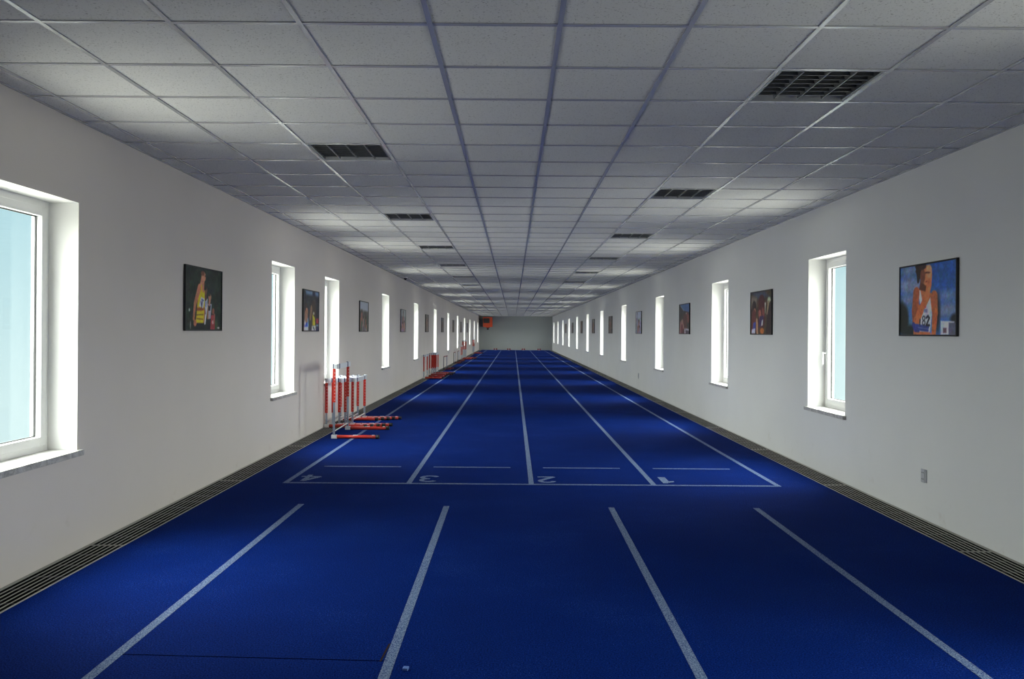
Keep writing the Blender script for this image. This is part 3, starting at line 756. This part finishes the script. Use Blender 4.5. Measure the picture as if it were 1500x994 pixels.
socket(XL, 1, 44.9, .72, .12, .12, 'lower of two small dark wall boxes before the distant tall nest', False)
r = empty('ceiling_sensor', (-2.80, 21.0, H-.002))
MB().tube((0, 0, 0), (0, 0, -.025), .055, M['white'], 20).build('base_ring', r, smooth=True)
MB().tube((0, 0, -.025), (0, 0, -.075), .045, M['black'], 20, r1=.02).build('lens', r, smooth=True)
tag(r, 'small black sensor on the ceiling close to the hurdle-side wall', 'sensor')
o = MB().box(-.0125, .0125, -.0135, .0135, 0, .012, M['cube']).build('foam_block', bevel=.002); o.location = (-.470, 3.63, 0); o.rotation_euler = (0, 0, -.12)
tag(o, 'tiny pale blue foam block lying on the floor near the camera', 'foam block')

# ------------------------------------------------------------------ sky
w = bpy.data.worlds.new('daylight'); SC.world = w; w.use_nodes = True
nt = w.node_tree; nt.nodes.clear(); N = nt.nodes.new; L = nt.links.new
co = N('ShaderNodeTexCoord'); sp = N('ShaderNodeSeparateXYZ'); L(co.outputs['Generated'], sp.inputs[0])
mr = N('ShaderNodeMapRange'); mr.inputs['From Min'].default_value = -1; mr.inputs['From Max'].default_value = 1; L(sp.outputs['Z'], mr.inputs['Value'])
rp = N('ShaderNodeValToRGB'); e = rp.color_ramp.elements
e[0].position = 0.0; e[0].color = (.24, .225, .195, 1)
e[1].position = 1.0; e[1].color = (.90, .88, .82, 1)
q = e.new(.47); q.color = (.32, .305, .27, 1)
q = e.new(.52); q.color = (.74, .715, .65, 1)
q = e.new(.70); q.color = (1.0, .975, .90, 1)
L(mr.outputs['Result'], rp.inputs['Fac'])
SKY = 37.5
def mathn(op, a, b=None):
    n = N('ShaderNodeMath'); n.operation = op
    for i, v in enumerate((a, b)):
        if v is None: continue
        if isinstance(v, (int, float)): n.inputs[i].default_value = v
        else: L(v, n.inputs[i])
    return n.outputs[0]
def smooth(v, a, b, t0=0.0, t1=1.0):
    n = N('ShaderNodeMapRange'); n.interpolation_type = 'SMOOTHSTEP'
    for k, x in zip(('From Min', 'From Max', 'To Min', 'To Max'), (a, b, t0, t1)): n.inputs[k].default_value = x
    L(v, n.inputs['Value']); return n.outputs['Result']
def mixc(f, a, b):
    n = N('ShaderNodeMix'); n.data_type = 'RGBA'; L(f, n.inputs[0])
    for i, v in ((6, a), (7, b)):
        if isinstance(v, tuple): n.inputs[i].default_value = v
        else: L(v, n.inputs[i])
    return n.outputs[2]
# the open sides of the building are bright; the sky along its length is dimmer, and a pale cyan haze lies straight ahead
side = smooth(mathn('ABSOLUTE', sp.outputs['Y']), .26, .78, 1.0, .28)
dim = N('ShaderNodeMix'); dim.data_type = 'RGBA'; dim.blend_type = 'MULTIPLY'; dim.inputs[0].default_value = 1.0
L(rp.outputs['Color'], dim.inputs[6]); L(side, dim.inputs[7])
haze = mixc(smooth(sp.outputs['Z'], -.14, .17), (.84/SKY, 1.0/SKY, .98/SKY, 1), (.57/SKY, .81/SKY, .86/SKY, 1))
sky = mixc(smooth(sp.outputs['Y'], .64, .83), dim.outputs[2], haze)
bg = N('ShaderNodeBackground'); bg.inputs['Strength'].default_value = SKY; L(sky, bg.inputs['Color'])
out = N('ShaderNodeOutputWorld'); L(bg.outputs[0], out.inputs['Surface'])
w.cycles.sampling_method = 'MANUAL'; w.cycles.sample_map_resolution = 512

# ------------------------------------------------------------------ camera
cd = bpy.data.cameras.new('camera'); cam = bpy.data.objects.new('camera', cd); COL.objects.link(cam)
cd.sensor_width = 36; cd.lens = 1190/1500*36; cd.shift_x = -2/1500; cd.shift_y = -10/1500
cam.location = (0, 0, EYE); cam.rotation_euler = (PI/2, math.radians(-.42), 0); cd.clip_end = 300
SC.camera = cam
v = SC.view_settings; v.view_transform = 'Standard'; v.look = 'None'; v.gamma = 1.0; v.use_curve_mapping = False; v.exposure = 0.0
c = SC.cycles
c.use_denoising = True; c.use_adaptive_sampling = False; c.max_bounces = 10; c.diffuse_bounces = 7; c.glossy_bounces = 4; c.transparent_max_bounces = 12
c.sample_clamp_indirect = 6.0; c.caustics_reflective = False; c.caustics_refractive = False
